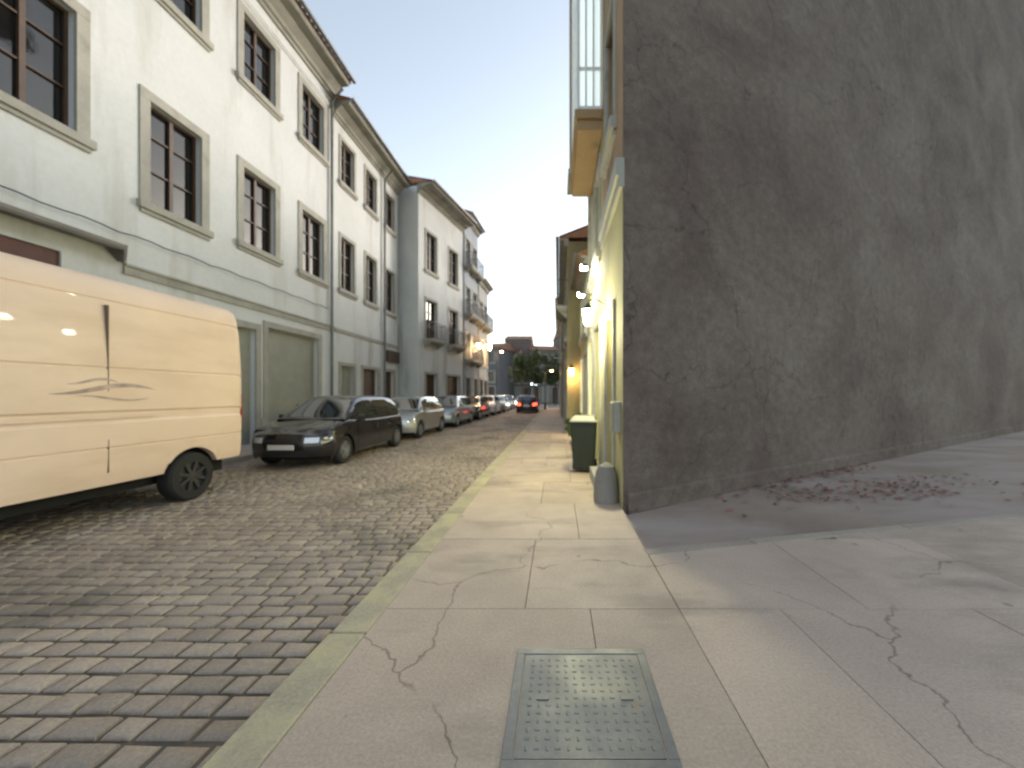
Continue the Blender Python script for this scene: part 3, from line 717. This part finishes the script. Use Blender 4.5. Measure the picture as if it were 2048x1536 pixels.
def make_car(label, pm, ctr, rz, L=4.1, W=.87, H=1.44, style='hatch', group='cars parked along the left kerb', rim='alloy', lit=None, cat='car'):
    t = thing('parked_car' if not lit else 'moving_car', label, cat, ctr, rz, group)
    h = L/2; fx, rx = h-.82, -h+.72; wr = .315
    belt = [(-h,.86),(-h+.25,.93),(-.2,.92),(h*.45,.96),(h*.52,.97),(h-.55,.87),(h-.12,.76),(h,.70)]
    if style == 'hatch': roof = [(-h+.02,.90),(-h+.12,1.0),(-h+.52,H-.05),(-h+1.1,H),(.1,H),(.42,H-.06),(h*.56,.97)]
    elif style == 'estate': roof = [(-h+.02,.92),(-h+.10,1.02),(-h+.38,H-.04),(-h+.9,H),(.15,H),(.45,H-.06),(h*.56,.97)]
    else: roof = [(-h+.55,.93),(-h+.65,.96),(-h+1.25,H-.08),(-h+1.7,H),(.05,H),(.4,H-.07),(h*.56,.97)]
    gx0, gx1 = roof[0][0], roof[-1][0]
    def wd(x):
        d = min(x+h, h-x); d = max(d, 0)
        return W*(.80+.20*math.sqrt(max(0,1-(1-min(d/.42,1))**2)))
    def zt(x):
        return smooth_prof(belt, x, .12)
    def zb(x):
        z = .20 + (.06 if h-abs(x) < .3 else 0)
        for c in (fx, rx):
            q = (wr+.055)**2 - (x-c)**2
            if q > 0: z = max(z, wr + math.sqrt(q) - .015)
        return z
    def bend(p):
        x, y, z = p; sg = 1 if x > 0 else -1
        e = max(0, min(1, (abs(x)-(h-.42))/.42)); e = e*e*(3-2*e)
        return (x - sg*e*(.26*(y/W)**2 + .30*max(0,min(z,.9)-.55) + .25*max(0,.36-z)), y, z)
    def S(x, v): return bend(S0(x, v))
    def S0(x, v):                              # v 0..1 bottom side -> roofline centre
        w, a, b = wd(x), zb(x), zt(x)
        lev = [(0,-.07,a),(.10,-.015,max(a,.26)),(.25,0.0,max(a,.42)),(.42,0.0,max(a,.60)),(.55,-.02,max(a,b-.2)),(.66,-.035,b-.05),(.72,-.06,b-.015),(.80,-.14,b),(1,-w,b+.03)]
        for (v0,d0,z0),(v1,d1,z1) in zip(lev, lev[1:]):
            if v <= v1:
                k = (v-v0)/(v1-v0); return (x, w+d0+(d1-d0)*k, z0+(z1-z0)*k)
        return (x,0,b+.03)
    def G(x, v): return bend(G0(x, v))
    def G0(x, v):
        b = zt(x)-.03; r = max(smooth_prof(roof, x, .10), b+.001); fr = min(1,(r-b)/(H-.93))
        wb = wd(x)-.085; wt = wb - .20*fr
        lev = [(0,wb,b),(.3,wb-(wb-wt)*.42,b+(r-b)*.5),(.6,wt,r-.055*fr),(.68,wt-.04,r-.018*fr),(.76,wt-.12,r),(1,0,r+.022*fr)]
        for (v0,y0,z0),(v1,y1,z1) in zip(lev, lev[1:]):
            if v <= v1:
                k = (v-v0)/(v1-v0); return (x, y0+(y1-y0)*k, z0+(z1-z0)*k)
        return (x,0,r)
    def stations(a, b, n): return [a+(b-a)*(.5-.5*math.cos(math.pi*i/n)) for i in range(n+1)]
    vs = [0,.05,.10,.18,.25,.33,.42,.5,.55,.61,.66,.72,.76,.80,.9,1]
    xs = sorted(set(stations(-h, h, 40) + [c+d*.045 for c in (fx,rx) for d in range(-9,10)]))
    def mir(p): return (p[0],-p[1],p[2])
    mb = MB()
    rows = []
    for x in xs:
        a = [S(x,v) for v in vs]; rows.append(a + [mir(p) for p in a[-2::-1]])
    mb.grid(rows)
    def face(end, y0, y1, z0, z1, off, ny=8, nz=4):      # patch on the curved front or rear face
        return [[(lambda p: (p[0]+off*(1 if end > 0 else -1), p[1], p[2]))(bend((end, y0+(y1-y0)*i/ny, z0+(z1-z0)*j/nz))) for j in range(nz+1)] for i in range(ny+1)]
    for end in (-h, h):
        cap = [[bend((end, S0(end,v)[1]*q/6, S0(end,v)[2])) for q in range(-6,7)] for v in vs]
        mb.grid(cap)
    body_ = mb.obj('body', pm, t, smooth=True, angle=40)
    gv = [0,.15,.3,.45,.6,.64,.68,.72,.76,.85,1]
    rows = []
    for x in [gx0+(gx1-gx0)*i/36 for i in range(37)]:
        a = [G(x,v) for v in gv]; rows.append(a + [mir(p) for p in a[-2::-1]])
    mb = MB(); mb.grid(rows); mb.add(rows[0],[tuple(range(len(rows[0])))])
    mb.obj('cabin', pm, t, smooth=True, angle=45)
    def patch(F, x0, x1, v0, v1, off, name, m, par, side=1, nx=10, nv=5, shear=0):
        rows = []
        for i in range(nx+1):
            rr = []
            for j in range(nv+1):
                v = v0+(v1-v0)*j/nv; x = x0+(x1-x0)*i/nx + shear*(j/nv)
                p = Vector(F(x,v)); e = .004
                dx = Vector(F(x+e,v))-Vector(F(x-e,v)); dv = Vector(F(x,min(1,v+e)))-Vector(F(x,max(0,v-e)))
                n = dx.cross(dv)
                if n.length < 1e-9: n = Vector((0,0,1))
                n.normalize()
                if n.y < 0 and abs(n.y) > .02: n = -n
                elif n.z < 0 and abs(n.y) <= .02: n = -n
                p += n*off
                rr.append((p.x, p.y*side, p.z))
            rows.append(rr)
        mb = MB(); mb.grid(rows); return mb.obj(name, m, par, smooth=True)
    def patch2(F, x0, x1, v0, v1, off, name, m, par, nx=10, nv=6):   # across the centre line
        rows = []
        for i in range(nx+1):
            x = x0+(x1-x0)*i/nx; a = []
            for j in range(nv+1):
                v = v0+(1-v0)*j/nv; p = F(x,v); a.append((p[0], p[1], p[2]+off))
            rows.append(a + [mir(p) for p in a[-2::-1]])
        mb = MB(); mb.grid(rows); return mb.obj(name, m, par, smooth=True)
    cg = M['car_glass']
    # windows
    patch2(G, .47, gx1-.07, .70, 1, .007, 'windscreen', cg, t, 8)
    if style == 'saloon': patch2(G, gx0+.1, gx0+.62, .70, 1, .007, 'rear_window', cg, t, 8)
    else: patch2(G, gx0+.12, gx0+.42, .70, 1, .007, 'rear_window', cg, t, 6)
    mid = -.28
    for s in (1,-1):
        patch(G, mid+.03, .60, .07, .54, .006, 'side_window', cg, t, s, 12, 4)
        patch(G, gx0+.42, mid-.05, .07, .54, .006, 'side_window', cg, t, s, 10, 4)
        for (a, b) in ((mid, .80), (rx+.42, mid-.012)):
            d = patch(S, a, b, .12, .655, .005, 'door', pm, t, s, 10, 8)
            hd = MB(); p = S(a+.12, .55); hd.box(a+.06, a+.22, s*(p[1]+.012) if s>0 else -(p[1]+.03), s*(p[1]+.03) if s>0 else -(p[1]+.012), p[2]-.015, p[2]+.012)
            hd.obj('handle', pm, d, bevel=.006)
        p = S(.78,.66); mr = MB(); yo = p[1]
        a_, b_ = sorted((s*(yo+.0), s*(yo+.17))); mr.box(.72,.83,a_+ (0.04 if s>0 else 0),b_-(0 if s>0 else .04),p[2]+.03,p[2]+.16)
        mr.box(.75,.80,min(s*(yo-.03),s*(yo+.07)),max(s*(yo-.03),s*(yo+.07)),p[2]+.01,p[2]+.05)
        mr.obj('wing_mirror', pm, t, bevel=.02)
        hl = M['head_on'] if lit == 'front' else M['head']; tl = M['tail_on'] if lit == 'rear' else M['tail']
        def lamp(xa, xb, va, vb, end, y0, y1, z0, z1, name, m):
            q = patch(S, xa, xb, va, vb, .006, name, m, t, s, 8, 4)
            mb = MB(); mb.v = [tuple(v.co) for v in q.data.vertices]; mb.f = [tuple(f.vertices) for f in q.data.polygons]
            mb.grid([[(p[0], p[1]*s, p[2]) for p in rr] for rr in face(end, y0, y1, z0, z1, .006)])
            me = mb.mesh(name, m, True); q.data = me
        ye = S0(h,.5)[1]
        lamp(h-.30, h-.004, .46, .60, h, ye-.26, ye-.012, .55, .655, 'headlight', hl)
        lamp(-h+.004, -h+.20, .45, .70, -h, ye-.20, ye-.012, .60, .80, 'tail_light', tl)
        patch(S, rx+.45, fx-.45, .0, .09, .008, 'sill_trim', M['trim'] if rim != 'chrome_sill' else M['chrome'], t, s, 10, 2)
    ww2 = wd(h)-.1
    mb = MB(); mb.grid(face(h, -.42, .42, .27, .39, .008)); mb.obj('lower_grille', M['trim'], t, smooth=True)
    mb = MB(); mb.grid(face(h, -.36, .36, .56, .63, .008)); mb.obj('grille', M['trim'], t, smooth=True)
    mb = MB(); mb.box(h+.0, h+.02, -.26, .26, .42, .52); mb.obj('number_plate', M['plate'], t, bevel=.003)
    mb = MB(); mb.box(-h-.02, -h, -.26, .26, .56, .66); mb.obj('number_plate', M['plate'], t, bevel=.003)
    mb = MB(); mb.grid(face(-h, -.62, .62, .27, .42, .01)); mb.obj('rear_bumper', M['trim'], t, smooth=True)
    mb = MB(); mb.box(-h+.3, h-.3, -.60, .60, .17, .62); mb.obj('underbody', M['under'], t)
    for c in (fx, rx):
        for s in (1,-1): make_wheel(t, c, s*(W-.115), wr, .20, s, 'alloy' if rim=='chrome_sill' else rim)
    return t

FR = R(-90)   # front towards the camera
def parked(label, pm, near, y0, L, **k):
    W = k.get('W', .87)
    return make_car(label, pm, (-(near+W), y0+L/2, RZ), k.pop('rz', FR), L=L, **k)
P = {'black': paint('black_car_paint', (.008,.008,.011)), 'silver': paint('silver_car_paint', (.42,.45,.47), .6, .3),
     'blue': paint('pale_blue_car_paint', (.33,.40,.48), .6, .3), 'grey': paint('dark_grey_car_paint', (.06,.065,.07), .5, .3),
     'white': paint('white_car_paint', (.7,.72,.72)), 'red': paint('dark_brown_car_paint', (.05,.035,.03)), 'navy': paint('navy_car_paint', (.02,.025,.05), .4, .3)}
parked('black hatchback parked right behind the cream van', P['black'], 4.7, 7.75, 4.3, rim='chrome_sill', H=1.5)
parked('silver hatchback parked between the black and the pale blue car', P['silver'], 4.75, 12.6, 4.0, H=1.47)
parked('pale blue metallic estate car parked behind the silver hatchback', P['blue'], 4.65, 17.2, 4.4, style='estate', H=1.46)
parked('dark grey saloon car parked third behind the black hatchback', P['grey'], 4.6, 22.2, 4.4, style='saloon', H=1.42)
parked('white hatchback parked far along the left kerb', P['white'], 4.5, 27.2, 4.0)
parked('silver saloon car parked far along behind the white hatchback', P['silver'], 4.4, 31.8, 4.4, style='saloon', H=1.42)
parked('dark brown hatchback parked at the far end of the row', P['red'], 4.4, 36.7, 4.0)
make_car('navy hatchback driving away with its red tail lights lit', P['navy'], (-2.5, 33, RZ), R(90), L=4.1, group=None, lit='rear')
make_car('white hatchback driving toward the camera with headlights lit far down the street', P['white'], (-3.9, 45, RZ), FR, L=4.1, group=None, lit='front')

# cream van
def make_van():
    L, W = 5.9, 1.0; y1 = 6.55; near = 5.3
    t = thing('delivery_van', 'large cream high roofed delivery van with faded purple emblem on its side', 'van', (-(near+W), y1-L/2, RZ), FR, None)
    h = L/2                      # local +x = towards the camera = front; rear end at -x, away from the camera
    rx, fx = -h+.92, h-1.0; wr = .35
    base = [(-.10,.45),(-.03,.47),(-.01,.60),(0,.80),(0,.895),(-.012,.905),(-.012,.915),(0,.925),(.004,1.10),(.002,1.20),(-.02,1.235),(-.02,1.33),(0,1.355),(0,1.5),(-.002,1.84),(-.014,1.85),(-.014,1.862),(-.003,1.873),
            (-.02,2.20),(-.045,2.55),(-.06,2.645),(-.076,2.65),(-.076,2.665),(-.065,2.675),(-.085,2.80),(-.13,2.90),(-.20,2.955),(-.32,2.98),(-W,3.0)]
    def wfac(x):
        d = x+h
        return (.86+.14*math.sqrt(max(0,1-(1-min(max(d,0)/.16,1))**2)))
    def sec(x):
        w = W; arch = 0
        for c in (rx, fx):
            q = (wr+.09)**2-(x-c)**2
            if q > 0: arch = max(arch, wr+math.sqrt(q)-.02)
        d = x+h; f = wfac(x); drop = .09*(1-math.sqrt(max(0,1-(1-min(max(d,0)/.2,1))**2)))
        fn = 1; nosez = 10
        if x > h-1.55:          # bonnet and windscreen at the front
            k = (x-(h-1.55))/1.55
            nosez = 3.0-1.65*min(1,k/.60) if k < .60 else 1.35-.35*((k-.6)/.4)
            f *= 1-.10*max(0,(k-.5)*2)**2
        pts = []
        for dy, z in base:
            z2 = max(z, arch) if z < 1.2 else z
            if x < rx-.35 and z < .58: z2 = max(z2,.52)
            z2 -= drop if z > 1.0 else 0
            yy = (w+dy)*f if z > .5 or True else 0
            if z2 > nosez: 
                z2 = nosez + (z2-nosez)*.02
            pts.append((x, yy, z2))
        return pts
    xs = sorted(set([-h+.2*(i/8)**2 for i in range(9)] + [-h+.2+(L-.2)*i/60 for i in range(61)] + [c+d*.05 for c in (rx,fx) for d in range(-10,11)]))
    rows = []
    for x in xs:
        a = sec(x); rows.append(a + [(p[0],-p[1],p[2]) for p in a[-2::-1]])
    mb = MB(); mb.grid(rows)
    for rr in (rows[0], rows[-1]): mb.add(rr, [tuple(range(len(rr)))])
    b = mb.obj('body', M['van_paint'], t, smooth=True, angle=28)
    mb = MB(); mb.box(-h+.15,h-.2,-.72,.72,.3,.8); mb.obj('underbody', M['under'], t)
    for s in (1,-1):
        # sliding door gap lines, rail
        mb = MB(); y = 1.0
        y_a, y_b = sorted((s*.985, s*.9985))
        for x in (.9, 2.0): 
            pass
        mb.box(-.85, .55, min(s*.97,s*.986), max(s*.97,s*.986), 1.262, 1.285); mb.obj('door_rail', M['trim'], t)
        mb = MB(); a_, b_ = sorted((s*.985, s*1.003))
        mb.box(-h+1.45, h-1.8, a_, b_, 1.255, 1.31); mb.obj('rub_strip', M['van_paint'], t, bevel=.004)
        mb = MB(); a_, b_ = sorted((s*.80, s*.93)); mb.box(-h-.012, -h+.03, a_, b_, 1.05, 1.55); mb.obj('tail_light', M['tail'], t, bevel=.01)
        for c in (rx, fx): make_wheel(t, c, s*(W-.13), wr, .22, s, 'hub_dark', 8)
        # front parts out of view
        mb = MB(); a_, b_ = sorted((s*.6, s*.86)); mb.box(h-.01, h+.012, a_, b_, .72, .9); mb.obj('headlight', M['head'], t, bevel=.01)
        mb = MB(); a_, b_ = sorted((s*1.0, s*1.2)); mb.box(h-1.35, h-1.22, a_, b_, 1.5, 1.9); mb.obj('wing_mirror', M['trim'], t, bevel=.02)
        mb = MB(); a_, b_ = sorted((s*.975, s*1.0035)); mb.box(h-1.75, h-1.05, a_, b_, 1.45, 2.0); mb.obj('side_window', M['car_glass'], t, bevel=.01)
    for x in (-.95,.55):
        mb = MB(); mb.box(x,x+.009,.9,1.002,.62,1.2); mb.box(x,x+.012,.9,.9995,1.36,2.6); mb.box(x,x+.012,-1.002,-.9,.62,1.2); mb.box(x,x+.012,-.9995,-.9,1.36,2.6)
        mb.obj('door_seam', M['van_seam'], t)
    mb = MB(); mb.box(-h-.05,-h+.12,-.86,.86,.50,.68); mb.obj('rear_bumper', M['trim'], t, bevel=.02)
    mb = MB(); mb.box(-h-.008,-h+.02,-.008,.008,.7,2.75); mb.obj('rear_door_seam', M['trim'], t)
    # windscreen
    mb = MB(); mb.quad((h-1.42,-.8,2.87),(h-1.42,.8,2.87),(h-.72,.84,1.55),(h-.72,-.84,1.55)); mb.obj('windscreen', M['car_glass'], t)
    # faded prints on the street side (street side is local +y: rz=-90 puts +y on world +x)
    def blob(cx, cz, pts, name, m, dy=1.0015):
        mb = MB(); mb.keep = True
        n = len(pts); mb.add([(cx+a, dy, cz+b) for a, b in pts], [tuple(range(n))]); return mb.obj(name, m, t)
    X = lambda wy: (y1-L/2) - wy          # world y -> local x
    # swoosh emblem
    def swoosh(cx, cz, ln, th, name, m, bend=.05, dy=1.0015):
        up, lo = [], []
        for i in range(25):
            k = i/24; x = (k-.5)*ln; e = math.sin(math.pi*k)**.8*th; c = bend*math.sin(k*math.pi*1.6)
            up.append((x, c+e)); lo.append((x, c-e*.6))
        return blob(cx, cz, up+lo[::-1], name, m, dy)
    swoosh(X(4.55), 1.60, 1.1, .035, 'emblem', M['van_emblem'], .05)
    swoosh(X(4.62), 1.50, .8, .018, 'emblem', M['van_emblem'], -.03)
    swoosh(X(4.4), 1.69, .5, .02, 'emblem', M['van_emblem'], .03)
    return t
make_van()

# ------------------------------------------------------------------ small things on the right
# wheelie bin with pale lid
bn = thing('wheelie_bin', 'dark green wheeled bin with pale lid beside the yellow wall', 'bin', (.50, 7.25, 0), R(-8))
mb = MB(); 
def taper(mb, a, b, z0, a2, b2, z1):
    mb.add([(-a,-b,z0),(a,-b,z0),(a,b,z0),(-a,b,z0),(-a2,-b2,z1),(a2,-b2,z1),(a2,b2,z1),(-a2,b2,z1)], [(0,3,2,1),(4,5,6,7),(0,1,5,4),(1,2,6,5),(2,3,7,6),(3,0,4,7)])
taper(mb, .19,.20,.06,.235,.27,.93); mb.obj('body', M['bin_green'], bn, bevel=.02)
mb = MB(); taper(mb, .25,.29,.935,.25,.29,.96); taper(mb,.24,.27,.96,.19,.2,1.04); mb.obj('lid', M['bin_lid'], bn, bevel=.012)
mb = MB(); mb.tube([(-.2,.3,.95),(-.2,.34,.98),(.2,.34,.98),(.2,.3,.95)], .014); mb.obj('handle', M['bin_green'], bn)
for s in (-1,1):
    mb = MB(); mb.M = Matrix.Translation((s*.2,.2,.1)) @ Matrix.Rotation(R(90),4,'Z'); mb.lathe([(.03,-.03),(.1,-.03),(.1,.03),(.03,.03)], 18, 'Y'); mb.obj('wheel', M['tyre'], bn, smooth=True)
# potted shrub
ps = thing('potted_shrub', 'leafy green shrub in a clay pot against the right house fronts', 'potted plant', (.50, 9.0, 0))
mb = MB(); mb.lathe([(.15,0),(.2,.28),(.22,.29),(.22,.34),(.19,.34),(.18,.30)], 20); mb.obj('pot', M['terracotta'], ps, smooth=True)
def leaves(n, centre, rad, size, seed, squash=1, shell=.35):
    random.seed(seed); mb = MB(); mb.keep = True
    cl = [(Vector((random.gauss(0,.45)*rad, random.gauss(0,.45)*rad, random.gauss(0,.42)*rad*squash)), random.uniform(.25,.5)*rad) for _ in range(14)]
    for _ in range(n):
        c, r = random.choice(cl)
        d = Vector((random.gauss(0,1), random.gauss(0,1), random.gauss(0,1))).normalized()*r*(shell+(1-shell)*random.random())
        p = Vector(centre)+c+d
        a = Vector((random.gauss(0,1), random.gauss(0,1), random.gauss(0,1))).normalized()
        b = a.cross(Vector((random.gauss(0,1), random.gauss(0,1), random.gauss(0,1)))).normalized()
        s_ = size*random.uniform(.6,1.3)
        mb.add([tuple(p-a*s_), tuple(p+b*s_*.45), tuple(p+a*s_), tuple(p-b*s_*.45)], [(0,1,2,3)])
    return mb
mb = MB()
for k in range(6): a = k*1.05; mb.tube([(0,0,.28),(.05*math.cos(a),.05*math.sin(a),.6),(.16*math.cos(a),.16*math.sin(a),.95)], [.012,.009,.004], 6)
mb.obj('stem', M['bark'], ps)
leaves(1500, (0,0,.80), .26, .04, 3, 1.1).obj('foliage', M['leaf2'], ps)
# corner guard stone
mb = MB(); mb.lathe([(.17,-.02),(.175,.1),(.15,.38),(.11,.48),(.04,.52),(.001,.525)], 16)
o = mb.obj('guard_stone', M['granite_dark'], None, smooth=True); o.location = (.66, 5.2, 0)
tag(o, 'short rounded granite guard stone at the foot of the dark wall corner', 'guard stone')
# wall meter box on corner building
mb = MB(); mb.box(-.10,-.002,.1,.42,.95,1.35); mb.box(-.112,-.101,.115,.405,.965,1.335); o = mb.obj('meter_box', M['bin_lid'], None, bevel=.006); o.location = (CX, CY, 0)
tag(o, 'pale grey meter box fixed on the yellow wall near the dark corner', 'meter box')
# lanterns
def wall_lantern(label, x, y, z, mk, energy, colr, reach=.26, dirx=1, rz=0, cat='wall lamp', group=None, name='wall_lantern', size=1.0, r=.06):
    t = thing(name, label, cat, (x, y, z), rz, group)
    s = size
    mb = MB(); mb.tube([(reach*dirx,0,.18*s),(reach*dirx*.5,0,.28*s),(0,0,.26*s),(0,0,.2*s)], .014*s); mb.box(min(reach*dirx,reach*dirx-.02*dirx),max(reach*dirx,reach*dirx-.02*dirx),-.06*s,.06*s,.05*s,.28*s)
    mb.obj('bracket', M['iron'], t)
    mb = MB(); mb.lathe([(.11*s,.10*s),(.09*s,.13*s),(.03*s,.2*s),(.02*s,.22*s)], 8); mb.lathe([(.05*s,-.17*s),(.07*s,-.145*s)], 8); mb.obj('cap', M['iron'], t)
    mb = MB(); mb.lathe([(.06*s,-.145*s),(.095*s,.10*s)], 8); mb.obj('lamp_glass', M[mk], t)
    if energy:
        ld = bpy.data.lights.new('lamp_light', 'POINT'); ld.energy = energy; ld.color = colr; ld.shadow_soft_size = .12
        lo = bpy.data.objects.new('lamp_light', ld); COL.objects.link(lo); lo.parent = t; lo.location = (-.02 if dirx>0 else .02,0,-.26*s)
    return t
wall_lantern('lit yellowish lantern on the yellow wall above the doorstep', .52, 6.55, 2.78, 'lamp_yellow', 52, (1,.93,.52), .30, 1)
for k, (yy, zz, lb) in enumerate(((7.9,4.05,'upper lit white floodlamp under the glazed gallery'),(8.9,3.75,'lower lit white floodlamp under the glazed gallery'))):
    t = thing('floodlamp', lb, 'floodlamp', (.55, yy, zz), 0, 'floodlamps on the gallery house')
    mb = MB(); mb.tube([(.27,0,0),(0,0,0)], .014); mb.box(.25,.27,-.05,.05,-.06,.06); mb.obj('bracket', M['iron'], t)
    mb = MB(); taper(mb,.06,.09,-.02,.045,.07,.05); mb.obj('housing', M['iron'], t, bevel=.006)
    mb = MB(); mb.box(-.055,.055,-.085,.085,-.034,-.0205); mb.box(-.075,-.0605,-.07,.07,-.03,.03); mb.obj('lamp_glass', M['lamp_white'], t)
    ld = bpy.data.lights.new('lamp_light','POINT'); ld.energy = 20; ld.color=(1,.95,.7); ld.shadow_soft_size=.1
    lo = bpy.data.objects.new('lamp_light', ld); COL.objects.link(lo); lo.parent=t; lo.location=(-.05,0,-.12)
wall_lantern('lit amber lamp low on the end wall of the ochre house', .50, 13.75, 2.25, 'lamp_amber', 10, (1,.6,.25), .24, 1, R(90))
wall_lantern('lit warm lantern on the lower grey house, highest of the far lamps', -5.62, 31.9, 5.35, 'lamp_warm', 30, (1,.6,.3), .52, -1, size=1.6)
wall_lantern('lit warm lantern on the blue grey house with iron balconies', -5.75, 28.2, 5.0, 'lamp_warm', 30, (1,.6,.3), .5, -1, size=1.4)
def street_lamp(label, x, y, hh, mk, e, colr):
    t = thing('street_lamp', label, 'street lamp', (x,y,PZ), 0)
    mb = MB(); mb.lathe([(.12,0),(.11,.5),(.06,.6),(.045,hh-.3)], 12); mb.tube([(0,0,hh-.35),(0,0,hh),(.15,0,hh+.1),(.5,0,hh+.1)], .035); mb.obj('post', M['iron'], t, smooth=True)
    mb = MB(); taper(mb,.28,.11,hh+.04,.22,.08,hh+.15); o=mb.obj('lamp_head', M['iron'], t); o.location.x=.6
    mb = MB(); mb.lathe([(.02,hh-.06),(.12,hh-.03),(.15,hh+.035)], 12); o=mb.obj('lamp_glass', M[mk], t, smooth=True); o.location.x=.6
    ld = bpy.data.lights.new('lamp_light','POINT'); ld.energy=e; ld.color=colr; ld.shadow_soft_size=.15
    lo = bpy.data.objects.new('lamp_light', ld); COL.objects.link(lo); lo.parent=t; lo.location=(.6,0,hh-.25)
street_lamp('lit warm street lamp on a tall post at the street end, left of the tree', -7.4, 47, 6.6, 'lamp_warm', 60, (1,.62,.3))
street_lamp('lit amber street lamp on a short post near the far right kerb', -1.15, 36, 3.6, 'lamp_amber', 20, (1,.6,.25))
mb = MB(); mb.box(-.8,.8,-.09,0,-.22,.22); s_ = thing('lit_sign', 'blank lit white shop sign on the grey house behind the far tree', 'sign', (-3.6, 63.7, 3.1), 0)
mb.obj('box', M['white_frame'], s_, bevel=.01); mb = MB(); mb.box(-.74,.74,-.1,-.0905,-.17,.17); mb.obj('panel', M['lit_sign'], s_)

# trees at the end of the street
def tree(label, x, y, H, rad, seed, n=5200):
    t = thing('street_tree', label, 'tree', (x,y,-.1), 0, 'trees at the end of the street')
    random.seed(seed); mb = MB()
    mb.tube([(0,0,0),(.08,.05,H*.25),(0,.1,H*.5),(.1,0,H*.75)], [.2,.16,.11,.04], 10)
    for k in range(8):
        a = k*.85; z = H*(.32+.05*k); mb.tube([(.02,.05,z),(rad*.4*math.cos(a),rad*.4*math.sin(a),z+H*.1),(rad*.75*math.cos(a),rad*.75*math.sin(a),z+H*.16)], [.08,.05,.02], 6)
    mb.obj('trunk', M['bark'], t, smooth=True)
    leaves(n, (0,0,H*.64), rad, .16, seed, .85, .2).obj('crown', M['leaf'], t)
tree('dark green bushy street tree standing in front of the far grey house', -3.0, 48, 7.4, 2.9, 11, 7000)
tree('smaller dark tree beside the bushy tree at the street end', -.3, 55, 7.0, 2.4, 12, 5000)

# ------------------------------------------------------------------ world, light, camera
SUN_EL, SUN_AZ = 7, 40          # azimuth measured from +Y towards +X
w = bpy.data.worlds.new('World'); sc.world = w; w.use_nodes = True
nt = w.node_tree; bg = nt.nodes['Background']
sky = nt.nodes.new('ShaderNodeTexSky'); sky.sky_type = 'NISHITA'; sky.sun_disc = False
sky.sun_elevation = R(SUN_EL); sky.sun_rotation = R(SUN_AZ)
sky.air_density = 1.0; sky.dust_density = 1.0; sky.ozone_density = 1.6
hs = nt.nodes.new('ShaderNodeHueSaturation'); hs.inputs['Saturation'].default_value = .5
nt.links.new(sky.outputs[0], hs.inputs['Color']); nt.links.new(hs.outputs[0], bg.inputs['Color']); bg.inputs['Strength'].default_value = .15
sl = bpy.data.lights.new('sun', 'SUN'); sl.energy = .5; sl.angle = R(15); sl.color = (1,.9,.78)
so = bpy.data.objects.new('sun', sl); COL.objects.link(so)
el, az = R(SUN_EL), R(SUN_AZ)
dirv = Vector((math.sin(az)*math.cos(el), math.cos(az)*math.cos(el), math.sin(el)))
so.rotation_euler = dirv.to_track_quat('Z','Y').to_euler()
cam = bpy.data.cameras.new('camera'); co = bpy.data.objects.new('camera', cam); COL.objects.link(co)
co.location = (0,0,1.45); co.rotation_euler = (R(90),0,0)
cam.sensor_width = 36; cam.lens = 770/2048*36
cam.shift_x = -91/2048; cam.shift_y = 20/2048
cam.dof.use_dof = True; cam.dof.focus_distance = .7; cam.dof.aperture_fstop = 2.8
cam.clip_start = .05; cam.clip_end = 2000
sc.camera = co
sc.view_settings.view_transform = 'Standard'; sc.view_settings.look = 'None'
sc.view_settings.exposure = 1.95; sc.view_settings.gamma = 1
sc.cycles.use_denoising = True
sc.cycles.max_bounces = 8
